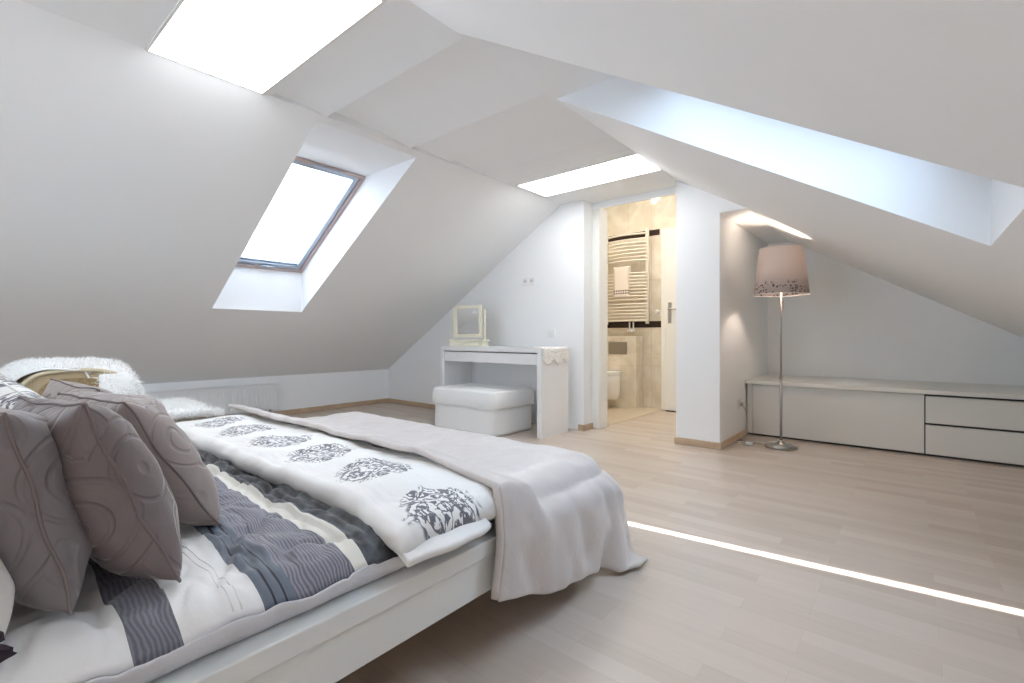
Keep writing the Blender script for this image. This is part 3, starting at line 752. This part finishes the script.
# hem hanging at the side
P = np.zeros((220, 14, 3))
for i in range(220):
    y = -.17+1.15*i/219
    for j in range(14):
        t = j/13; zt = top_z(-.905, y)
        P[i, j] = (-.905+.010*math.sin(t*PI)-.030*t+.007*noise.noise(Vector((y*9, t*2, 4))), y, zt+(RZ+.004-zt)*t)
o = grid_mesh('hem', P, M['hem'], cov, smooth=True); sm = o.modifiers.new('s', 'SOLIDIFY'); sm.thickness = .006; sm.offset = -1
# piping lines on the white part
bm = bmesh.new()
for yy in (.318, .332): tube(bm, [(x, yy+.01*math.sin(x*5), top_z(x, yy+.01*math.sin(x*5))+.0) for x in np.linspace(-1.7, -.915, 60)], .0016, 6)
obj('piping', bm, M['cotton'], cov, smooth=True)

# folded white damask duvet lying across the bed
def duvet_section(x):
    """closed-ish cross-section in (y,z): front roll then the top, down at the back"""
    f = noise.noise(Vector((x*3.3, 7, 2))); k = noise.noise(Vector((x*9, 3, 2)))
    y0 = .635+.014*f+.008*k+.018*max(0, (x+1.6)); zt = .466+.010*k
    near = min(1, max(0, (x+1.12)/.26)); zt -= .052*near**1.4        # flattens at the near end
    zb = .402-.045*near; h = (zt-zb)
    pts = []
    for a in np.linspace(-PI/2, PI/2, 22): pts.append((y0+h*.50*(1-math.cos(a)), zb+h/2+h/2*math.sin(a)))
    for t in np.linspace(.05, 1, 34): pts.append((y0+h*.5+(.335)*t, zt+.012*math.sin(t*PI)+.006*math.sin(t*9+x*7)))
    for a in np.linspace(PI/2, -PI/2, 10)[1:]: pts.append((y0+h*.5+.335+.035*math.cos(a), zb+h/2+h/2*math.sin(a)))
    return pts
xs = np.linspace(-2.60, -.862, 190); P = []
for i, x in enumerate(xs):
    s = duvet_section(x); row = []
    e = min(1, (x-xs[0])/.06, (xs[-1]-x)/.035); cap = math.sqrt(max(0., 1-(1-max(0, e))**2))
    my, mz = .82, .43-.055*min(1, max(0, (x+1.12)/.26))
    for (y, z) in s:
        z = mz+(z-mz)*cap; y = my+(y-my)*(.90+.10*cap)
        n = noise.noise(Vector((x*10, y*10, z*10)))*.007+noise.noise(Vector((x*24, y*24, z*24)))*.0025
        row.append((x+n, y-n*.6, z+n*cap))
    P.append(row)
P = np.array(P); nU, nV = P.shape[:2]
F = [(i*nV+j, (i+1)*nV+j, (i+1)*nV+(j+1) % nV, i*nV+(j+1) % nV) for i in range(nU-1) for j in range(nV)]
F += [tuple(range(nV)), tuple((nU-1)*nV+j for j in range(nV))[::-1]]
dv = pyd('folded_duvet', P.reshape(-1, 3), F, M['damask'], smooth=True)
tag(dv, 'white folded duvet with navy damask flowers lying across the bed', 'duvet')
# under layer of the fold showing at the near end
nu, nv = 60, 40; Q = np.zeros((nu, nv, 3))
for i in range(nu):
    for j in range(nv):
        x = -1.35+.50*i/(nu-1); y = .655+.27*j/(nv-1)
        if i == nu-1: pass
        z = .398+.008*noise.noise(Vector((x*12, y*12, 8)))
        z -= max(0, (x+.96))/.11*.050; x2 = x+.018*math.sin(j/(nv-1)*PI)*(i/(nu-1))
        Q[i, j] = (x2, y, z)
o = grid_mesh('under_layer', Q, M['cotton'], dv, smooth=True); sm = o.modifiers.new('s', 'SOLIDIFY'); sm.thickness = .022; sm.offset = 1
ss = o.modifiers.new('b', 'SUBSURF'); ss.levels = 1; ss.render_levels = 1

# ------------------------------------------------------------------ beige duvet draped over foot and side (position-based cloth)
def drape():
    sp = .0185; x0, x1, y0, y1 = -2.74, -.618, .965, 1.80
    nx, ny = int((x1-x0)/sp)+1, int((y1-y0)/sp)+1
    X, Y = np.meshgrid(np.linspace(x0, x1, nx), np.linspace(y0, y1, ny), indexing='ij')
    dx, dy = (x1-x0)/(nx-1), (y1-y0)/(ny-1)
    Z = np.full_like(X, .52)+.012*np.sin(X*9+Y*5)+.010*np.sin(Y*17-X*6)+rng.normal(0, .001, X.shape)
    p = np.stack([X, Y, Z], -1)*1.; v = np.zeros_like(p)
    def sd(p):
        """push out of the bedding volume: rounded box + duvet hump"""
        pen = np.zeros(p.shape[:2], bool)
        for c, hf, rad in ((np.array([-1.75, .29, .19]), np.array([.85, 1.355, .205]), .09), (np.array([-1.747, .58, .235]), np.array([.877, 1.08, .078]), .012)):
            hf = hf-rad; rr = rad+(.008 if rad > .05 else .018)
            q = p-c; a = np.abs(q)-hf; out = np.maximum(a, 0); L = np.linalg.norm(out, axis=-1)
            d = L+np.minimum(a.max(-1), 0)-rr
            nrm = np.zeros_like(p); m = L > 1e-9; nrm[m] = (out[m]/L[m][:, None])*np.sign(q[m])
            k = a.argmax(-1); mi = ~m
            if mi.any(): nrm[mi] = np.eye(3)[k[mi]]*np.sign(q[mi])
            pn = d < 0; p[pn] -= nrm[pn]*d[pn][:, None]; pen |= pn
        # hump where it lies on the folded duvet
        hz = .392+.094*np.clip((1.13-p[..., 1])/.13, 0, 1)**.6*(1-.50*np.clip((p[..., 0]+1.22)/.34, 0, 1)**1.4)
        m2 = (p[..., 2] < hz) & (p[..., 2] > .355) & (p[..., 0] < -.868) & (p[..., 1] < 1.13); p[..., 2][m2] = hz[m2]
        fl = p[..., 2] < .012; p[..., 2][fl] = .012
        return pen | m2 | fl
    def batches(di, dj):
        res = []; L0 = math.hypot(di*dx, dj*dy)
        per = 2*max(abs(di), 1) if di else 1; perj = 2*max(abs(dj), 1) if not di else 1
        I, J = np.meshgrid(np.arange(nx), np.arange(ny), indexing='ij')
        ok = (I+di < nx) & (I+di >= 0) & (J+dj < ny) & (J+dj >= 0)
        key = (I//max(1, abs(di))) % 2 if di else (J//max(1, abs(dj))) % 2
        for kk in (0, 1):
            m = ok & (key == kk); i, j = I[m], J[m]
            res.append((i*ny+j, (i+di)*ny+(j+dj), L0))
        return res
    cons = [(b, 1.) for b in batches(1, 0)+batches(0, 1)]+[(b, .5) for b in batches(1, 1)+batches(1, -1)]+[(b, .22) for b in batches(2, 0)+batches(0, 2)]+[(b, .10) for b in batches(4, 0)+batches(0, 4)]
    dt = 1/60.
    for step in range(230):
        v[..., 2] -= 9.8*dt; v *= .965
        prev = p.copy(); p = p+v*dt
        f = p.reshape(-1, 3)
        for it in range(7):
            for (a, b, L0), k in cons:
                d = f[b]-f[a]; L = np.linalg.norm(d, axis=1)+1e-9
                c = (d*((L-L0)/L*.5*k)[:, None]); f[a] += c; f[b] -= c
        p = f.reshape(nx, ny, 3); con = sd(p)
        st = con & (p[..., 2] > .36) & (p[..., 0] < -.93) & (p[..., 1] < 1.60); p[..., :2][st] = prev[..., :2][st]
        v = (p-prev)/dt; v[con] *= .2
        sp_ = np.linalg.norm(v, axis=-1, keepdims=True); v *= np.minimum(1, 2.5/(sp_+1e-9))
    return p
P = drape()
for i in range(P.shape[0]):
    for j in range(P.shape[1]):
        q = Vector(P[i, j]); a = noise.noise(q*7)*.006+noise.noise(q*16)*.004-abs(noise.noise(Vector((q.x*5+9, q.y*9, q.z*3))))*.010
        if q.z > .385: P[i, j, 2] += a+.004
        elif q.y > 1.655: P[i, j, 1] += a+.008+.010*noise.noise(Vector((q.x*17, q.z*3, 4)))
        elif q.x > -.885: P[i, j, 0] += a+.010+.013*noise.noise(Vector((q.y*15+q.z*5, q.z*3, 1)))
th = grid_mesh('beige_duvet', P, M['throw'], smooth=True)
sm = th.modifiers.new('s', 'SOLIDIFY'); sm.thickness = .016; sm.offset = 1
ss = th.modifiers.new('b', 'SUBSURF'); ss.levels = 1; ss.render_levels = 2
tag(th, 'pale beige satin duvet draped over the foot and side of the bed', 'duvet')
# rolled hem along the near edge
bm = bmesh.new(); tube(bm, [tuple(P[i, 0]+np.array([0, 0, .009])) for i in range(0, P.shape[0], 2)], .011, 8); 
obj('edge_roll', bm, M['throw'], th, smooth=True)

# ------------------------------------------------------------------ pillows
def pillow(name, corners, thick, mt, pip, label, group=None, n=36, seed=0, cat='pillow', ruffle=None):
    """corners: bottom-near, top-near, top-far, bottom-far (3D); local frame built from them"""
    bn, tn, tf, bf = (Vector(c) for c in corners)
    c = (bn+tn+tf+bf)/4; ux = ((bn+tn)-(bf+tf)).normalized(); uy = ((tn+tf)-(bn+bf)); uy = (uy-ux*uy.dot(ux)).normalized(); uz = ux.cross(uy)
    R = Matrix((ux, uy, uz)).transposed()
    root = bpy.data.objects.new(name, None); COL.objects.link(root); root.location = c; root.rotation_mode = 'QUATERNION'; root.rotation_quaternion = R.to_quaternion()
    inv = R.transposed(); lc = [inv @ (v-c) for v in (bf, bn, tn, tf)]
    def pt(u, v):    # u,v in -1..1, edges bow inward between the corners
        s, t = (u+1)/2, (v+1)/2
        p = lc[0]*(1-s)*(1-t)+lc[1]*s*(1-t)+lc[2]*s*t+lc[3]*(1-s)*t
        k = .045
        p = Vector((p.x*(1-k*(1-v*v)*abs(u)), p.y*(1-k*(1-u*u)*abs(v)), p.z)); return p
    def hgt(u, v):
        f = (max(0, 1-u**4)*max(0, 1-v**4)); return thick/2*f**.55
    Vf = []; F = []
    for side in (1, -1):
        base = len(Vf)
        for i in range(n+1):
            for j in range(n+1):
                u, v = math.sin((i/n*2-1)*PI/2), math.sin((j/n*2-1)*PI/2)
                p = pt(u, v); h = hgt(u, v)
                w_ = noise.noise(Vector((p.x*9, p.y*9, side*3+seed)))*.012+noise.noise(Vector((p.x*20, p.y*20, side*3+seed)))*.006-abs(noise.noise(Vector((p.x*11, p.y*11, side*5+seed*2))))*.012
                edge = min(1, (1-max(abs(u), abs(v)))*5)
                Vf.append((p.x, p.y, p.z+side*(h+w_*edge)))
        for i in range(n):
            for j in range(n):
                a = base+i*(n+1)+j; q = (a, a+n+1, a+n+2, a+1); F.append(q if side > 0 else q[::-1])
    me = bpy.data.meshes.new('pillow_body'); me.from_pydata(Vf, [], F)
    bm = bmesh.new(); bm.from_mesh(me); bmesh.ops.remove_doubles(bm, verts=bm.verts, dist=1e-4); bm.to_mesh(me); bm.free()
    link('pillow_body', me, mt, root, True)
    ring = [(-1+2*k/24, -1) for k in range(24)]+[(1, -1+2*k/24) for k in range(24)]+[(1-2*k/24, 1) for k in range(24)]+[(-1, 1-2*k/24) for k in range(25)]
    rp = [pt(math.sin(u*PI/2), math.sin(v*PI/2)) for u, v in ring]; rp = [q*1.004+Vector((0, 0, .010*noise.noise(q*11+Vector((seed, 0, 0)))*(0 if k in (0, 24, 48, 72, 96) else 1))) for k, q in enumerate(rp)]
    bm = bmesh.new(); tube(bm, rp, .0026, 8, False); obj('piping', bm, pip, root, smooth=True)
    if ruffle:
        Pn = []
        for k, (u, v) in enumerate(ring):
            for kk in range(3):
                q = pt(math.sin(u*PI/2), math.sin(v*PI/2)); t_ = math.sin((k*3+kk)*.75); q2 = q*1.09
                Pn.append([tuple(q), tuple(q*1.045+Vector((0, 0, .006*t_))), tuple(q2+Vector((0, 0, .010*t_)))])
        grid_mesh('ruffle', np.array(Pn), ruffle, root, smooth=True)
    tag(root, label, cat, group); return root
GP = 'quilted taupe pillows stacked at the head of the bed'
pillow('pillow', [(-1.00, .270, .425), (-1.07, .150, .745), (-1.41, .10, .735), (-1.39, .22, .43)], .155, M['taupe'], M['piping'], 'large dark taupe quilted pillow, the middle one of the leaning stack', GP, seed=1)
pillow('pillow', [(-1.015, .130, .425), (-1.06, .060, .742), (-1.46, .0, .735), (-1.44, .08, .43)], .17, M['taupe_grey'], M['piping'], 'grey taupe quilted pillow at the left edge of the picture', GP, seed=2)
pillow('pillow', [(-1.225, .410, .425), (-1.33, .255, .715), (-1.75, .20, .71), (-1.67, .36, .425)], .18, M['taupe_pink'], M['piping'], 'rosy taupe quilted pillow furthest right in the stack, touching the striped coverlet', GP, seed=3)
pillow('pillow', [(-1.68, .36, .43), (-1.70, .27, .715), (-2.10, .22, .725), (-2.08, .31, .43)], .14, M['taupe_pink'], M['piping'], 'rosy taupe quilted pillow mostly hidden behind the other taupe pillows', GP, seed=4)
pillow('pillow', [(-1.58, .16, .44), (-1.58, .145, .705), (-2.04, .0, .82), (-2.0, .08, .44)], .15, M['damask_pillow'], M['cotton'], 'white pillow with navy damask print standing behind the taupe pillows', None, seed=5)
pillow('pillow', [(-.965, .050, .43), (-1.00, -.025, .62), (-1.45, -.09, .64), (-1.42, -.02, .43)], .12, M['cotton'], M['ruffle'], 'white pillow with dark plum ruffled edge at the bottom left corner', None, seed=6, ruffle=M['ruffle'])

# ------------------------------------------------------------------ daybed with sheepskin behind the bed
SX, SY = -3.02, .19
r = empty('daybed', (SX, SY, 0), 'tan upholstered daybed with a scrolled arm beyond the bed', 'daybed')
bx('seat_base', (-.80, 0, .16, .80, .14, .30), M['tan'], r, bev=.02)
obj('seat_cushion', soft_box(-.80, -.01, .20, .80, .302, .40, .03, puff=.01), M['tan'], r, smooth=True)
# scrolled arm: profile in (y,z), extruded in x
ap = [(y, z if z < .4 else z-.03) for y, z in [(.36, .14), (.36, .45), (.40, .55), (.415, .62), (.39, .69), (.30, .73), (.15, .735), (.06, .71), (.01, .64), (.01, .58), (.06, .53), (.13, .53), (.17, .50), (.18, .40), (.16, .14)]]
ap2 = spline(ap, 5)
bm = bmesh.new(); A = [bm.verts.new((0, y, z)) for y, z in ap2]; B = [bm.verts.new((-.80, y, z)) for y, z in ap2]
bm.faces.new(A); bm.faces.new(B[::-1])
for i in range(len(A)): bm.faces.new((A[i], A[(i+1) % len(A)], B[(i+1) % len(A)], B[i]))
arm = obj('scroll_arm', bm, M['tan'], r)
cy, cz = .20, .60
inn = [(cy+(y-cy)*.62, cz+(z-cz)*.62) for y, z in ap2 if z > .5]
bm = bmesh.new(); A = [bm.verts.new((.001, y, z)) for y, z in inn]; B = [bm.verts.new((.008, y, z)) for y, z in inn]
bm.faces.new(A); bm.faces.new(B[::-1])
for i in range(len(A)): bm.faces.new((A[i], A[(i+1) % len(A)], B[(i+1) % len(A)], B[i]))
obj('arm_panel', bm, M['tan_panel'], arm)
bm = bmesh.new(); tube(bm, [(.004, cy+(y-cy)*.97, cz+(z-cz)*.97) for y, z in ap2 if z > .3], .009, 8); obj('piping', bm, mat('pale gold piping', (.60, .52, .36), .6), arm, smooth=True)
for x in (-.74, -.06):
    for y in (.22, .74):
        bm = bmesh.new(); lathe(bm, [(.012, 0), (.02, .03), (.03, .10), (.03, .14)], 16, x, y, True); obj('leg', bm, M['tan_panel'], r, smooth=True)
# sheepskin: skin surface following arm top and seat, then wool strands
path = spline([(-.02, .60), (.02, .67), (.10, .702), (.24, .704), (.37, .70), (.43, .67), (.46, .58), (.50, .49), (.56, .44), (.66, .43), (.76, .435), (.82, .42)], 8)
nu, nv = 26, len(path); P = np.zeros((nu, nv, 3))
for i in range(nu):
    for j, (y, z) in enumerate(path):
        t = j/(nv-1); u = i/(nu-1); wid = .62*(1-.16*math.cos(t*PI*5)*.5)*(.75+.25*math.sin(PI*t)**.4)
        x = SX-.36+(u-.5)*wid*1.0+.02*noise.noise(Vector((t*6, u*2, 0)))
        P[i, j] = (x, SY+y+.01*noise.noise(Vector((x*5, t*8, 2))), z+.012*noise.noise(Vector((x*9, y*9, 1)))+.012)
P[..., 0] += np.linspace(0, .05, nu)[:, None]
for i in range(nu):
    u = i/(nu-1)
    for j in range(nv):
        y = P[i, j, 1]-SY; f = min(1, max(0, (y-.25)/.05)); k = max(0, (u-.72)/.28)
        if k > 0: P[i, j, 0] = P[i, j, 0]*(1-f)+f*(SX+.012+.02*math.sin(k*PI)); P[i, j, 2] -= f*k*.26*max(0, min(1, (P[i, j, 2]-.43)/.2))
skin = grid_mesh('sheepskin', P, M['wool'], smooth=True); sm = skin.modifiers.new('s', 'SOLIDIFY'); sm.thickness = .008
tag(skin, 'fluffy white sheepskin draped over the daybed arm and seat', 'sheepskin')
V = []; F = []
from mathutils import geometry
for k in range(26000):
    u, t = random.random()*(nu-1.001), random.random()*(nv-1.001); i, j = int(u), int(t); a, b = u-i, t-j
    p = P[i, j]*(1-a)*(1-b)+P[i+1, j]*a*(1-b)+P[i, j+1]*(1-a)*b+P[i+1, j+1]*a*b
    n_ = np.cross(P[i+1, j]-P[i, j], P[i, j+1]-P[i, j]); n_ /= np.linalg.norm(n_)+1e-9
    if n_[2] < -.2 or (abs(n_[2]) < .2 and n_[1]*(1 if t > nv*.4 else -1) < 0): n_ = -n_
    n_ = n_+rng.normal(0, .45, 3); n_ /= np.linalg.norm(n_); ln = .022+.018*random.random()
    s = np.cross(n_, rng.normal(0, 1, 3)); s /= np.linalg.norm(s)+1e-9; cl = rng.normal(0, .007, 3)
    w_ = .0011; c0 = len(V); m_ = p+n_*ln*.55+cl*.4; e_ = p+n_*ln+cl+np.array([0, 0, -.004])
    V += [p-s*w_, p+s*w_, m_+s*w_*.8, m_-s*w_*.8, e_]; F += [(c0, c0+1, c0+2, c0+3), (c0+3, c0+2, c0+4)]
o = pyd('wool', V, F, M['wool'], skin); o['kind'] = 'stuff'

# ------------------------------------------------------------------ light
wd = bpy.data.worlds.new('sky'); bpy.context.scene.world = wd; wd.use_nodes = True
bg = wd.node_tree.nodes['Background']; bg.inputs['Color'].default_value = (.59, .775, 1., 1); bg.inputs['Strength'].default_value = 3.9
def portal(wt, wb, y0, y1):
    ld = bpy.data.lights.new('portal', 'AREA'); ld.shape = 'RECTANGLE'; ld.size = y1-y0; ld.size_y = math.hypot(wt[0]-wb[0], wt[1]-wb[1])
    ld.cycles.is_portal = True
    o = bpy.data.objects.new('window_portal', ld); COL.objects.link(o)
    d = Vector((wb[0]-wt[0], 0, wb[1]-wt[1])).normalized(); n = Vector((d.z, 0, -d.x)); n = n if n.z < 0 else -n
    z = -n; x = Vector((0, 1, 0)); y = z.cross(x); R = Matrix((x, y, z)).transposed()
    o.rotation_mode = 'QUATERNION'; o.rotation_quaternion = R.to_quaternion(); o.location = Vector(((wt[0]+wb[0])/2, (y0+y1)/2, (wt[1]+wb[1])/2))-n*.12
for w_, yy in ((wl, (WY0, WY1)), (wr, (WY0, WY1)), (wl2, RW), (wr2, RW)): portal(*w_, *yy)
ld = bpy.data.lights.new('portal', 'AREA'); ld.shape = 'RECTANGLE'; ld.size = GX1-GX0; ld.size_y = GZ1-GZ0; ld.cycles.is_portal = True
o = bpy.data.objects.new('window_portal', ld); COL.objects.link(o); o.location = ((GX0+GX1)/2, Y0-.14, (GZ0+GZ1)/2); o.rotation_euler = (PI/2, 0, PI)
sd_ = bpy.data.lights.new('sun', 'SUN'); sd_.energy = 14.; sd_.angle = math.radians(.35); sd_.color = (1, .97, .93)
so = bpy.data.objects.new('sun', sd_); COL.objects.link(so)
so.rotation_mode = 'QUATERNION'; so.rotation_quaternion = Vector((1.75, .34, -1)).to_track_quat('-Z', 'Y')

# ------------------------------------------------------------------ camera
cd = bpy.data.cameras.new('camera'); cam = bpy.data.objects.new('camera', cd); COL.objects.link(cam)
cam.location = (0, 0, .86); cam.rotation_euler = (PI/2, 0, math.radians(39.95))
cd.sensor_width = 36; cd.lens = 476/1024*36; cd.shift_y = -(341.5-337)/1024; cd.clip_start = .02
bpy.context.scene.camera = cam
sc = bpy.context.scene
sc.view_settings.view_transform = 'Standard'; sc.view_settings.look = 'None'; sc.view_settings.gamma = 1; sc.view_settings.use_curve_mapping = False
sc.view_settings.exposure = 1.45
sc.cycles.max_bounces = 14; sc.cycles.diffuse_bounces = 10; sc.cycles.glossy_bounces = 4; sc.cycles.transparent_max_bounces = 12
sc.cycles.use_denoising = True; sc.cycles.sample_clamp_indirect = 8
sc.cycles.caustics_reflective = False; sc.cycles.caustics_refractive = False
